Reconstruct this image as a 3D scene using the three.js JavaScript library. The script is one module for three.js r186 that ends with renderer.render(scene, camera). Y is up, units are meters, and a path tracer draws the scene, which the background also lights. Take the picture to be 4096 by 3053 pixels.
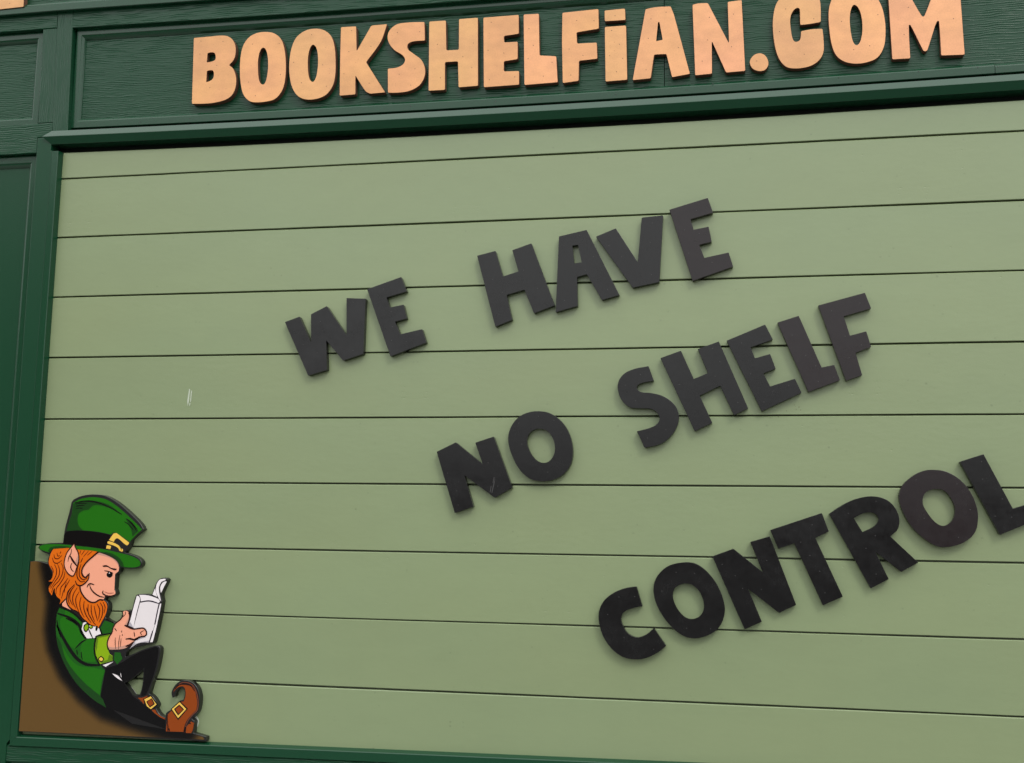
import * as THREE from 'three';
import { mergeGeometries } from 'three/addons/utils/BufferGeometryUtils.js';
import { ImprovedNoise } from 'three/addons/math/ImprovedNoise.js';

// ───────────────────────── camera ─────────────────────────
const scene = new THREE.Scene();
const F = 4472.36, PW = 4096, PH = 3053;                     // focal length and size of the photograph in pixels
const CAM = new THREE.Vector3(0, 1.6, 2.9747);
const [PITCH, YAW, ROLL] = [0.1327, 0.1932, 0.0147];
const camera = new THREE.PerspectiveCamera(2 * Math.atan(PH / 2 / F) * 180 / Math.PI, PW / PH, 0.05, 400);
const camRot = new THREE.Matrix4().makeRotationZ(-ROLL)
  .multiply(new THREE.Matrix4().makeRotationX(-PITCH)).multiply(new THREE.Matrix4().makeRotationY(-YAW)).transpose();
camera.position.copy(CAM);
camera.quaternion.setFromRotationMatrix(camRot);
scene.add(camera);

// ───────────────────────── overcast sky, sun, exposure ─────────────────────────
const noise = new ImprovedNoise();
const SKY_ZENITH = 3.15;
{
  const w = 256, h = 128, d = new Float32Array(w * h * 4);
  for (let j = 0; j < h; j++) {
    const el = (j + 0.5) / h * Math.PI - Math.PI / 2;        // row 0 is the nadir
    for (let i = 0; i < w; i++) {
      const az = i / w * Math.PI * 2;
      const s = Math.max(0, Math.sin(el)), x = Math.cos(az) * Math.cos(el), z = Math.sin(az) * Math.cos(el);
      const n = noise.noise(x * 2.2 + 7, s * 3 + 3, z * 2.2 + 5) * 0.10 + noise.noise(x * 5 + 1, s * 7, z * 5) * 0.05;
      const L = SKY_ZENITH * (0.42 + 0.58 * s) * (1 + n);
      const k = (j * w + i) * 4;
      d[k] = L * 0.985; d[k + 1] = L; d[k + 2] = L * 1.0; d[k + 3] = 1;
    }
  }
  const sky = new THREE.DataTexture(d, w, h, THREE.RGBAFormat, THREE.FloatType);
  sky.mapping = THREE.EquirectangularReflectionMapping;
  sky.minFilter = sky.magFilter = THREE.LinearFilter; sky.needsUpdate = true;
  scene.background = sky; scene.environment = sky;
}
const sun = new THREE.DirectionalLight(new THREE.Color(1, 0.96, 0.9), 1.35);
sun.position.set(4.5, 11, 7); sun.target.position.set(-0.6, 2, 0);
sun.castShadow = true; sun.shadow.radius = 30; sun.shadow.mapSize.set(2048, 2048);
Object.assign(sun.shadow.camera, { left: -4, right: 4, top: 4, bottom: -4, near: 1, far: 30 });
scene.add(sun, sun.target);
const renderer = new THREE.WebGLRenderer({ antialias: true });
renderer.toneMapping = THREE.LinearToneMapping;
renderer.toneMappingExposure = 1.0;
renderer.shadowMap.enabled = true;

// ───────────────────────── helpers ─────────────────────────
let seed = 20240611;
const rnd = () => { seed = (seed * 1664525 + 1013904223) >>> 0; return seed / 4294967296; };
const rr = (a, b) => a + (b - a) * rnd();
const used = new Map();
function numbered(n) { const k = used.get(n) || 0; used.set(n, k + 1); return k ? `${n}_${String(k).padStart(3, '0')}` : n; }
function tag(o, label, category, group, kind) {
  Object.assign(o.userData, { label, category });
  if (group) o.userData.group = group;
  if (kind) o.userData.kind = kind;
  return o;
}
const stuff = m => { m.userData.kind = 'stuff'; return m; };
function group(name, pos = [0, 0, 0]) { const g = new THREE.Group(); g.name = numbered(name); g.position.set(...pos); scene.add(g); return g; }
function mesh(name, geo, mat, parent = scene) {
  const m = new THREE.Mesh(geo, mat); m.name = parent === scene ? numbered(name) : name;
  m.castShadow = m.receiveShadow = true; parent.add(m); return m;
}
// a photograph pixel as a point of the plane z (distance comes from the wall the thing is fixed to)
const tmp = new THREE.Vector3();
function px(u, v, z) {
  tmp.set((u - PW / 2) / F, -(v - PH / 2) / F, -1).applyMatrix4(camRot);
  const t = (z - CAM.z) / tmp.z;
  return [CAM.x + tmp.x * t, CAM.y + tmp.y * t];
}
// "x,y x,y~ ..." in an enlargement [ox, oy, scale]; ~ marks a point on a curve. Returns world points [x, y, smooth]
function trace(str, fr, z) {
  return str.trim().split(/\s+/).map(t => {
    const sm = t.endsWith('~'), [x, y] = t.replace('~', '').split(',').map(Number);
    const p = px(fr[0] + x / fr[2], fr[1] + y / fr[2], z);
    return [p[0], p[1], sm];
  });
}
function outline(pts, r = 0) {                               // closed dense outline with filleted corners
  const n = pts.length, tan = pts.map((p, i) => {
    if (!p[2]) return null;
    const a = pts[(i + n - 1) % n], b = pts[(i + 1) % n], l = Math.hypot(b[0] - a[0], b[1] - a[1]) || 1;
    return [(b[0] - a[0]) / l, (b[1] - a[1]) / l];
  });
  const out = [];
  for (let i = 0; i < n; i++) {
    const p = pts[i], q = pts[(i + 1) % n], o = pts[(i + n - 1) % n];
    const L = Math.hypot(q[0] - p[0], q[1] - p[1]);
    if (!p[2] && r > 0) {
      const l0 = Math.hypot(o[0] - p[0], o[1] - p[1]);
      const k0 = Math.min(r, l0 * 0.4), k1 = Math.min(r, L * 0.4);
      const a = [p[0] + (o[0] - p[0]) / l0 * k0, p[1] + (o[1] - p[1]) / l0 * k0], b = [p[0] + (q[0] - p[0]) / L * k1, p[1] + (q[1] - p[1]) / L * k1];
      for (const t of [0, 0.25, 0.5, 0.75, 1]) {
        const u = 1 - t;
        out.push([u * u * a[0] + 2 * u * t * p[0] + t * t * b[0], u * u * a[1] + 2 * u * t * p[1] + t * t * b[1]]);
      }
    } else out.push([p[0], p[1]]);
    if (p[2] || q[2]) {
      const t0 = tan[i] || [(q[0] - p[0]) / L, (q[1] - p[1]) / L], t1 = tan[(i + 1) % n] || [(q[0] - p[0]) / L, (q[1] - p[1]) / L];
      const c1 = [p[0] + t0[0] * L / 3, p[1] + t0[1] * L / 3], c2 = [q[0] - t1[0] * L / 3, q[1] - t1[1] * L / 3];
      const from = !p[2] && r > 0 ? Math.min(r, L * 0.4) / L : 0, to = !q[2] && r > 0 ? 1 - Math.min(r, L * 0.4) / L : 1;
      for (let k = 1; k < 6; k++) {
        const t = k / 6, u = 1 - t;
        if (t <= from || t >= to) continue;
        out.push([0, 1].map(j => u * u * u * p[j] + 3 * u * u * t * c1[j] + 3 * u * t * t * c2[j] + t * t * t * q[j]));
      }
    }
  }
  return out;
}
const toPath = (pts, C = THREE.Shape) => new C(pts.map(p => new THREE.Vector2(p[0], p[1])));
function inside(p, poly) {
  let c = false;
  for (let i = 0, j = poly.length - 1; i < poly.length; j = i++) {
    const [xi, yi] = poly[i], [xj, yj] = poly[j];
    if ((yi > p[1]) !== (yj > p[1]) && p[0] < (xj - xi) * (p[1] - yi) / (yj - yi) + xi) c = !c;
  }
  return c;
}
function edgeDist(p, poly) {
  let m = 1e9;
  for (let i = 0, j = poly.length - 1; i < poly.length; j = i++) {
    const [ax, ay] = poly[j], [bx, by] = poly[i], dx = bx - ax, dy = by - ay;
    const t = Math.max(0, Math.min(1, ((p[0] - ax) * dx + (p[1] - ay) * dy) / (dx * dx + dy * dy + 1e-12)));
    m = Math.min(m, Math.hypot(p[0] - ax - dx * t, p[1] - ay - dy * t));
  }
  return m;
}
function swapUV(g) { const u = g.attributes.uv; for (let i = 0; i < u.count; i++) u.setXY(i, u.getY(i), u.getX(i)); return g; }
function shiftUV(g, a, b) { const u = g.attributes.uv; for (let i = 0; i < u.count; i++) u.setXY(i, u.getX(i) + a, u.getY(i) + b); return g; }
function warp(g, fn) { const p = g.attributes.position; for (let i = 0; i < p.count; i++) p.setY(i, p.getY(i) + fn(p.getX(i))); g.computeVertexNormals(); return g; }
// the long header members hang a few millimetres lower between their fixings
const sag = x => { const d = Math.min(Math.abs(x + 0.6), 1.45); return 0.0048 * d * d; };
const skew = x => 0.0105 * (Math.min(x, 0.3) + 2);             // the bottom rail is not quite level

// strip with a closed profile [[y, z] ...] run along x, in segments so that it can be warped
function runX(profile, x0, x1, segs = 1) {
  const pos = [], uv = [];
  const tri = (a, b, c) => { for (const v of [a, b, c]) { pos.push(v[0], v[1], v[2]); uv.push(v[3], v[4]); } };
  let per = 0;
  for (let i = 0; i < profile.length; i++) {
    const a = profile[i], b = profile[(i + 1) % profile.length], l = Math.hypot(b[0] - a[0], b[1] - a[1]);
    for (let s = 0; s < segs; s++) {
      const xa = x0 + (x1 - x0) * s / segs, xb = x0 + (x1 - x0) * (s + 1) / segs;
      const A = [xa, a[0], a[1], xa, per], B = [xb, a[0], a[1], xb, per], C = [xb, b[0], b[1], xb, per + l], D = [xa, b[0], b[1], xa, per + l];
      tri(A, D, C); tri(A, C, B);
    }
    per += l;
  }
  const cap = THREE.ShapeUtils.triangulateShape(profile.map(p => new THREE.Vector2(p[0], p[1])), []);
  for (const x of [x0, x1]) for (const t of cap) {
    const q = t.map(k => [x, profile[k][0], profile[k][1], profile[k][1], profile[k][0]]);
    tri(...(x === x0 ? q : q.reverse()));
  }
  const g = new THREE.BufferGeometry();
  g.setAttribute('position', new THREE.Float32BufferAttribute(pos, 3)); g.setAttribute('uv', new THREE.Float32BufferAttribute(uv, 2));
  g.computeVertexNormals(); return g;
}
// one mitred side of a moulding round a rectangle; profile [[t inwards, z] ...]
function frameSide(side, [x0, x1, y0, y1], profile, segs = 1, back = -0.04, [sl, sr, st, sb] = [1, 1, 1, 1]) {
  const full = [[profile[0][0], back], ...profile, [profile[profile.length - 1][0], back]];
  const at = (t, z, e) => {                                  // e from 0 to 1 along the side
    const l = (a, b) => a + (b - a) * e;
    if (side === 'left') return [x0 + t * sl, l(y0 + t * sb, y1 - t * st), z];
    if (side === 'right') return [x1 - t * sr, l(y1 - t * st, y0 + t * sb), z];
    if (side === 'top') return [l(x0 + t * sl, x1 - t * sr), y1 - t * st, z];
    return [l(x1 - t * sr, x0 + t * sl), y0 + t * sb, z];
  };
  const pos = [], uv = []; let per = 0;
  for (let i = 0; i < full.length; i++) {
    const a = full[i], b = full[(i + 1) % full.length], l = Math.hypot(b[0] - a[0], b[1] - a[1]);
    for (let s = 0; s < segs; s++) {
      const A = at(...a, s / segs), B = at(...a, (s + 1) / segs), C = at(...b, (s + 1) / segs), D = at(...b, s / segs);
      const la = Math.hypot(A[0] - full[0][0], A[1]), lb = la + Math.hypot(B[0] - A[0], B[1] - A[1]);
      for (const [v, u, w] of [[A, la, per], [D, la, per + l], [C, lb, per + l], [A, la, per], [C, lb, per + l], [B, lb, per]]) { pos.push(...v); uv.push(u, w); }
    }
    per += l;
  }
  const g = new THREE.BufferGeometry();
  g.setAttribute('position', new THREE.Float32BufferAttribute(pos, 3)); g.setAttribute('uv', new THREE.Float32BufferAttribute(uv, 2));
  g.computeVertexNormals(); return g;
}
// flat board cut to a polygon [[x, y] ...], from z0 to z1, edges slightly eased
function plate(poly, z0, z1, bevel = 0.0015) {
  const g = new THREE.ExtrudeGeometry(toPath(poly), { depth: z1 - z0 - bevel, bevelEnabled: true, bevelThickness: bevel, bevelSize: bevel, bevelOffset: -bevel, bevelSegments: 2 });
  g.translate(0, 0, z0); return g;
}
const rect = (x0, x1, y0, y1) => [[x0, y0], [x1, y0], [x1, y1], [x0, y1]];
function longPlate(x0, x1, y0, y1, z0, z1, fn, segs = 24, e = 0.0015) {   // horizontal board that follows a warp
  return warp(runX([[y0, z0], [y0, z1 - e], [y0 + e, z1], [y1 - e, z1], [y1, z1 - e], [y1, z0]], x0, x1, segs), fn);
}

// ───────────────────────── textures ─────────────────────────
function dataTex(w, h, fn, srgb = false) {
  const d = new Uint8Array(w * h * 4);
  for (let j = 0; j < h; j++) for (let i = 0; i < w; i++) {
    const c = fn(i, j), k = (j * w + i) * 4;
    d[k] = c[0] * 255; d[k + 1] = c[1] * 255; d[k + 2] = c[2] * 255; d[k + 3] = 255;
  }
  const t = new THREE.DataTexture(d, w, h);
  t.wrapS = t.wrapT = THREE.MirroredRepeatWrapping; t.magFilter = THREE.LinearFilter; t.minFilter = THREE.LinearMipmapLinearFilter; t.generateMipmaps = true;
  if (srgb) t.colorSpace = THREE.SRGBColorSpace;
  t.needsUpdate = true; return t;
}
const clamp = (v, a = 0, b = 1) => Math.max(a, Math.min(b, v));
const N = (x, y, z = 0) => noise.noise(x, y, z);
// embossed cedar siding: long broken wavy grooves, 2048 x 1024 over 1.4 x 0.7 m
const GRAIN_W = 1.4, GRAIN_H = 0.7;
const grainTex = dataTex(2048, 1024, (i, j) => {
  const x = i / 2048 * GRAIN_W, y = j / 1024 * GRAIN_H;
  const w = N(x * 9, y * 26, 1.3) * 0.9 + N(x * 26, y * 60, 4.1) * 0.45 + N(x * 3, y * 6, 9.7) * 1.6;
  const ph = y / 0.0058 + w;
  const f = ph - Math.floor(ph), row = Math.floor(ph);
  const on = clamp(0.55 + 1.5 * N(x * 16 + row * 3.7, row * 1.31, 2.2));
  const g = Math.exp(-Math.pow((f - 0.5) / 0.13, 2)) * on;
  const h = 0.72 - 0.62 * g + 0.10 * N(x * 60, y * 240, 7.7) + 0.08 * N(x * 12, y * 90, 3.3);
  return [clamp(h), clamp(h), clamp(h)];
});
grainTex.repeat.set(1 / GRAIN_W, 1 / GRAIN_H);
// brushed paint skin with a few pimples, 1024 over 0.6 m
const paintTex = dataTex(1024, 1024, (i, j) => {
  const x = i / 1024 * 0.6, y = j / 1024 * 0.6;
  let h = 0.45 + 0.16 * N(x * 9, y * 22, 1) + 0.10 * N(x * 40, y * 95, 2) + 0.05 * N(x * 260, y * 260, 3);
  const p = N(x * 150, y * 190, 6) * N(x * 14, y * 18, 8);
  h += clamp((p - 0.27) * 6) * 0.45;
  return [clamp(h), clamp(h), clamp(h)];
});
paintTex.repeat.set(1 / 0.6, 1 / 0.6);
// weathering tone of the pale paint: faint wipe marks, grime freckles
const paleTone = dataTex(1024, 1024, (i, j) => {
  const x = i / 1024 * 1.7, y = j / 1024 * 1.7;
  let v = 1 + 0.022 * N(x * 3, y * 7, 1) + 0.018 * N(x * 12, y * 26, 2) + 0.012 * N(x * 45, y * 60, 3);
  const spot = N(x * 90, y * 90, 5);
  v -= clamp((spot - 0.60) * 5) * 0.22 * clamp(0.4 + N(x * 5, y * 5, 9) * 2);
  const t = 0.025 * N(x * 2.1, y * 3.3, 12);
  return [clamp(0.905 * (v + t)), clamp(0.93 * v), clamp(0.89 * (v - t))];
});
paleTone.repeat.set(1 / 1.7, 1 / 1.7);
// sanded composite under thin orange paint: blotches, fibres, small pits
const orangeTone = dataTex(1024, 512, (i, j) => {
  const x = i / 1024 * 0.8, y = j / 512 * 0.4;
  let v = 0.955 + 0.06 * N(x * 9, y * 13, 2) + 0.04 * N(x * 34, y * 50, 3) + 0.035 * N(x * 260, y * 260, 4);
  const t = 0.022 * N(x * 7 + 3, y * 9, 6);
  const pit = clamp((N(x * 210, y * 210, 5) - 0.60) * 6) * 0.15;
  return [clamp(v - pit * 0.7), clamp(v * (0.975 + t) - pit), clamp(v * (0.95 - t * 1.2) - pit * 0.9)];
}, true);
orangeTone.repeat.set(1 / 0.8, 1 / 0.4);
const stippleTex = dataTex(512, 512, (i, j) => {
  const x = i / 512 * 0.3, y = j / 512 * 0.3;
  const h = 0.5 + 0.25 * N(x * 300, y * 420, 1) + 0.25 * N(x * 500, y * 160, 2) + 0.1 * N(x * 60, y * 60, 3);
  return [clamp(h), clamp(h), clamp(h)];
});
stippleTex.repeat.set(1 / 0.3, 1 / 0.3);
const blackTone = dataTex(512, 512, (i, j) => {
  const x = i / 512 * 0.4, y = j / 512 * 0.4;
  let v = 0.7 + 0.10 * N(x * 14, y * 14, 1) + 0.08 * N(x * 120, y * 120, 2);
  return [clamp(v), clamp(v), clamp(v)];
});
blackTone.repeat.set(1 / 0.4, 1 / 0.4);
const smudgeTex = dataTex(512, 512, (i, j) => {               // where hands and dust have dulled the black paint
  const x = i / 512 * 0.5, y = j / 512 * 0.5;
  const v = clamp(0.78 + 0.25 * N(x * 16, y * 16, 3) + 0.15 * N(x * 55, y * 55, 5) + 0.1 * N(x * 200, y * 60, 8));
  return [v, v, v];
});
smudgeTex.repeat.set(2, 2);

// ───────────────────────── materials ─────────────────────────
const lin = (r, g, b) => new THREE.Color().setRGB(r, g, b);
const photo = (r, g, b, k = 1.34) => { const c = new THREE.Color(r / 255, g / 255, b / 255).convertSRGBToLinear(); return c.multiplyScalar(1 / k); };
const GREEN = lin(0.0045, 0.0375, 0.0160);
const M = {
  grain: new THREE.MeshPhysicalMaterial({ color: GREEN, roughness: 0.3, ior: 1.35, bumpMap: grainTex, bumpScale: 0.0015 }),
  smooth: new THREE.MeshPhysicalMaterial({ color: GREEN, roughness: 0.2, ior: 1.43, bumpMap: paintTex, bumpScale: 0.0003 }),
  stipple: new THREE.MeshPhysicalMaterial({ color: GREEN, roughness: 0.28, ior: 1.33, bumpMap: stippleTex, bumpScale: 0.0003 }),
  brownEdge: new THREE.MeshStandardMaterial({ color: lin(0.085, 0.033, 0.015), roughness: 0.8 }),  // letter sides, a much darker brown than the faces
  nail: new THREE.MeshStandardMaterial({ color: lin(0.12, 0.06, 0.035), roughness: 0.7 }),
  nailGrey: new THREE.MeshStandardMaterial({ color: lin(0.026, 0.025, 0.025), roughness: 0.5 }),
  black: new THREE.MeshPhysicalMaterial({ color: lin(0.0062, 0.0058, 0.0060), map: blackTone, roughness: 0.3, roughnessMap: smudgeTex, ior: 1.40, bumpMap: paintTex, bumpScale: 0.00015 }),
  wall: new THREE.MeshStandardMaterial({ color: lin(0.03, 0.035, 0.03), roughness: 0.9 }),
};
const oranges = [[0.635, 0.33, 0.138], [0.655, 0.335, 0.145], [0.62, 0.335, 0.142], [0.685, 0.35, 0.155], [0.70, 0.345, 0.165]].map(c => new THREE.MeshStandardMaterial({ color: lin(...c), map: orangeTone, roughness: 0.5, bumpMap: paintTex, bumpScale: 0.0004 }));
const paleMats = [0, 1, 2, 3].map(k => new THREE.MeshStandardMaterial({
  color: lin(0.193, 0.234, 0.129).multiplyScalar(1 + (k - 1.5) * 0.012), map: paleTone, roughness: 0.32, bumpMap: paintTex, bumpScale: 0.0006,
}));

// ───────────────────────── the street (outside the picture) ─────────────────────────
const pavement = mesh('pavement', new THREE.BoxGeometry(60, 0.3, 3.6).translate(0, -0.15, 1.6), new THREE.MeshStandardMaterial({ color: lin(0.2, 0.195, 0.185), roughness: 0.9, bumpMap: stippleTex, bumpScale: 0.002 }));
tag(pavement, 'grey concrete pavement in front of the green shop front', 'pavement', null, 'structure');
const road = mesh('road', new THREE.BoxGeometry(160, 0.3, 80).translate(0, -0.27, 30), new THREE.MeshStandardMaterial({ color: lin(0.055, 0.055, 0.057), roughness: 0.9 }));
tag(road, 'dark asphalt road beyond the pavement', 'road', null, 'structure');
{
  const b = group('added_building', [0, 0, 30]);  // unseen, added so glossy paint near eye level reflects something dark
  tag(b, 'unseen dark brick building added across the road for dark reflections', 'building');
  const brick = new THREE.MeshStandardMaterial({ color: lin(0.075, 0.045, 0.036), roughness: 0.9 });
  mesh('wall', new THREE.BoxGeometry(90, 3.2, 8).translate(0, 1.6, 4), brick, b);
  mesh('roof', runX([[3.2, -0.3], [4.1, 4], [3.2, 8.3]], -45.2, 45.2), new THREE.MeshStandardMaterial({ color: lin(0.05, 0.05, 0.055), roughness: 0.8 }), b);
  const h = group('added_house', [-25.5, 0, 18]);  // unseen, added to darken what the left trim and lower panel reflect
  tag(h, 'unseen taller brick house added across the road to darken reflections on the left', 'building');
  mesh('wall', new THREE.BoxGeometry(26, 7.2, 8).translate(0, 3.6, 0), brick, h);
  mesh('roof', runX([[7.2, -4.3], [9.4, 0], [7.2, 4.3]], -13.2, 13.2), new THREE.MeshStandardMaterial({ color: lin(0.05, 0.05, 0.055), roughness: 0.8 }), h);
  const wg = new THREE.BoxGeometry(1.2, 1.5, 0.1), glass = new THREE.MeshStandardMaterial({ color: lin(0.03, 0.035, 0.04), roughness: 0.15 });
  const fg = mergeGeometries([[0, 0.8, 1.36, 0.1], [0, -0.8, 1.36, 0.1], [-0.64, 0, 0.1, 1.5], [0.64, 0, 0.1, 1.5]].map(([x, y, w, h]) => new THREE.BoxGeometry(w, h, 0.14).translate(x, y, 0)));
  const frameM = new THREE.MeshStandardMaterial({ color: lin(0.5, 0.5, 0.48), roughness: 0.6 });
  for (let k = -9; k <= 9; k++) for (const y of [1.7]) {
    const w = mesh('window', wg, glass, b); w.position.set(k * 3.6, y, -0.02);
    mesh('frame', fg, frameM, w).position.z = -0.02;
  }
  for (let k = -3; k <= 3; k++) for (const y of [1.7, 5.0]) {
    const w = mesh('window', wg, glass, h); w.position.set(k * 3.5, y, -4.02);
    mesh('frame', fg, frameM, w).position.z = -0.02;
  }
}

// enlargements of the photograph used for tracing: [left, top, scale]
const ZA = [0, 0, 2.217], ZB = [1000, 0, 2.217], ZC = [2000, 0, 2.217], ZD = [3096, 0, 2.217], ZE = [2900, 0, 3.695], ZG = [3500, 0, 3.7198];
const P5 = [2400, 1150, 1.8458];
// ───────────────────────── the green shop front ─────────────────────────
const XR = 2.25, XL = -2.78;                                 // right and left ends, outside the picture
const front = group('shop_front');
tag(front, 'dark green timber shop front with embossed rails, stiles and mouldings', 'shop front');
const ZR = 0.02, ZM = 0.004, ZF = -0.008;                    // rails, mouldings, recessed panels
const PART = (name, geo, mat) => mesh(name, geo, mat, front);
PART('wall', new THREE.BoxGeometry(XR - XL + 0.3, 4.3, 0.2).translate((XR + XL) / 2, 2.15, -0.145), M.wall);
const frame = (R, prof, fn, segs, mat = M.smooth, joinAt) => {
  for (const s of ['left', 'right', 'top', 'bottom']) {
    const g = frameSide(s, R, prof, s === 'top' || s === 'bottom' ? segs : 1);
    PART('moulding', fn ? warp(g, fn) : g, mat);
  }
};
const OGEE = [[0, ZM - 0.002], [0.0015, ZM], [0.0185, ZM], [0.0195, ZM - 0.0015], [0.0225, ZM - 0.0025], [0.0265, ZM - 0.006], [0.0295, ZM - 0.0105], [0.0305, ZF - 0.004]];
// sign panel between rail and ledge: two embossed boards butted together, moulding all round
const JOINT = px(2657.5, 170, ZF)[0];
for (const [a, b, o] of [[-1.96, JOINT - 0.001, 0], [JOINT + 0.001, 2.02, 0.43]])
  PART('sign_board', shiftUV(longPlate(a, b, 2.81, 3.10, ZF - 0.015, ZF, sag, 20), o, o * 0.3), M.grain);
{
  const R = [-1.972, 2.03, 2.793, 3.1165], SC = [0.95, 0.95, 1.28, 1.08];
  PART('moulding', warp(frameSide('left', R, OGEE, 1, -0.04, SC), sag), M.smooth);
  PART('moulding', warp(frameSide('right', R, OGEE, 1, -0.04, SC), sag), M.smooth);
  PART('moulding', warp(frameSide('top', R, OGEE, 28, -0.04, SC), sag), M.smooth);
  const jx = px(3980, 262, ZM)[0], ends = [];                // the bottom moulding is two lengths with a tight joint
  PART('moulding', warp(runX([[2.793, -0.04], [2.793, ZM - 0.002], [2.7945, ZM], [2.8115, ZM], [2.8125, ZM - 0.0015], [2.8155, ZM - 0.0025], [2.8195, ZM - 0.006], [2.8225, ZM - 0.0105], [2.8235, -0.04]], jx + 0.0008, 2.0, 8), sag), M.smooth);
  const g = frameSide('bottom', [R[0], jx + 0.03, R[2], R[3]], OGEE, 28, -0.04, SC);
  const p = g.attributes.position;                           // square end at the joint instead of a mitre
  for (let i = 0; i < p.count; i++) if (p.getX(i) > jx - 0.03) p.setX(i, Math.min(p.getX(i), jx - 0.0006));
  PART('moulding', warp(g, sag), M.smooth);
}
{
  const dots = [[ZA, '1680,220 1240,1082 1680,1052'], [ZB, '170,175 1063,110 630,985 1425,940 2178,900'], [ZC, '368,872 1027,838 1655,800 1888,742'], [ZD, '573,690 1282,635 1808,600 1985,592']]
    .flatMap(([fr, t]) => trace(t, fr, ZM + 0.0002));
  stuff(PART('nail_heads', mergeGeometries(dots.map(d => new THREE.CylinderGeometry(0.0017, 0.0017, 0.0008, 8).rotateX(Math.PI / 2).translate(d[0], d[1], ZM))), M.wall));
}
// rails and stiles round the sign panel
PART('rail', longPlate(-1.9775, XR, 3.1075, 3.1615, -0.02, ZR, x => sag(x) + 0.003 * clamp((-1.2 - x) / 0.7)), M.grain);
PART('rail', shiftUV(plate(rect(XL, -2.0315, 3.1235, 3.1725), -0.02, ZR), 0.3, 0.2), M.grain);
PART('stile', swapUV(plate([[-2.0205, 2.77], [-1.9685, 2.77], [-1.9785, 3.172], [-2.031, 3.172]], -0.02, ZR)), M.grain);
PART('stile', shiftUV(swapUV(plate([[-2.0725, 2.8185], [-2.0218, 2.8185], [-2.0302, 3.1225], [-2.0788, 3.1225]], -0.02, ZR - 0.0012)), 0.2, 0.31), M.grain);
PART('stile', swapUV(plate(rect(2.0, 2.1, 2.79, 3.12), -0.02, ZR - 0.001)), M.grain);
// upper left panel
PART('panel', shiftUV(plate(rect(-2.62, -2.10, 2.83, 3.11), ZF - 0.015, ZF), 0.7, 0.15), M.grain);
frame([-2.66, -2.0825, 2.8185, 3.1225], OGEE.map(([t, z]) => [t * 1.05, z]));
PART('stile', swapUV(plate(rect(XL, -2.655, 2.8185, 3.1225), -0.02, ZR - 0.001)), M.grain);
// rail below it, notched over the lower stile
PART('rail', shiftUV(plate([[XL, 2.7235], [-2.0705, 2.7235], [-2.0705, 2.7715], [-2.0215, 2.7715], [-2.0215, 2.8170], [XL, 2.8170]], -0.02, ZR), 0.1, 0.45), M.grain);
// lower left: stile, recessed panel
PART('stile', swapUV(plate([[-2.0655, 0.9], [-2.028, 0.9], [-2.0275, 0.979], [-2.0178, 0.99], [-2.0172, 2.7285], [-2.0215, 2.7285], [-2.0215, 2.7705], [-2.0695, 2.7705]], -0.02, ZR)), M.stipple);
PART('panel', plate(rect(-2.62, -2.09, 0.5, 2.70), ZF - 0.015, ZF), M.stipple);
frame([-2.66, -2.072, 0.48, 2.7225], OGEE.map(([t, z]) => [t * 1.2, z]));
PART('stile', swapUV(plate(rect(XL, -2.655, 0.30, 2.7225), -0.02, ZR - 0.001)), M.grain);
PART('stile', swapUV(plate(rect(-2.066, -2.029, 0.30, 0.8995), -0.02, ZR - 0.001)), M.stipple);
// ledge over the plank panel: sloping top, undercut face
{
  const g = runX([[2.7385, -0.03], [2.7385, 0.0195], [2.7392, 0.0202], [2.7598, 0.0306], [2.7616, 0.0300], [2.7805, 0.0205], [2.7805, -0.03]], -2.022, XR - 0.03, 40);
  const p = g.attributes.position;                           // its end is returned: the nose overhangs the foot
  for (let i = 0; i < p.count; i++) if (p.getX(i) < -2.02 && p.getZ(i) > 0.0206) p.setX(i, -2.022 - (p.getZ(i) - 0.0206) * 2.5);
  PART('ledge', warp(g, sag), M.smooth);
}
// upper sign board with its bottom moulding
const ZU = 0.022;
PART('upper_moulding', warp(runX([[3.1625, -0.03], [3.1625, 0.034], [3.164, 0.036], [3.1835, 0.036], [3.186, 0.0335], [3.190, 0.0325], [3.1945, 0.0285], [3.198, 0.0225], [3.1985, -0.03]], -1.9775 - 0.8, XR, 40), x => x < -2 ? 0.0093 : sag(x)), M.smooth);
PART('upper_sign_board', shiftUV(longPlate(XL, XR, 3.19, 3.75, -0.02, ZU, x => 0.006, 2), 0.5, 0.6), M.grain);
PART('cornice', runX([[3.75, -0.03], [3.75, 0.04], [3.8, 0.05], [3.86, 0.07], [3.9, 0.07], [3.92, -0.03]], XL - 0.05, XR + 0.05), M.smooth);
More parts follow.
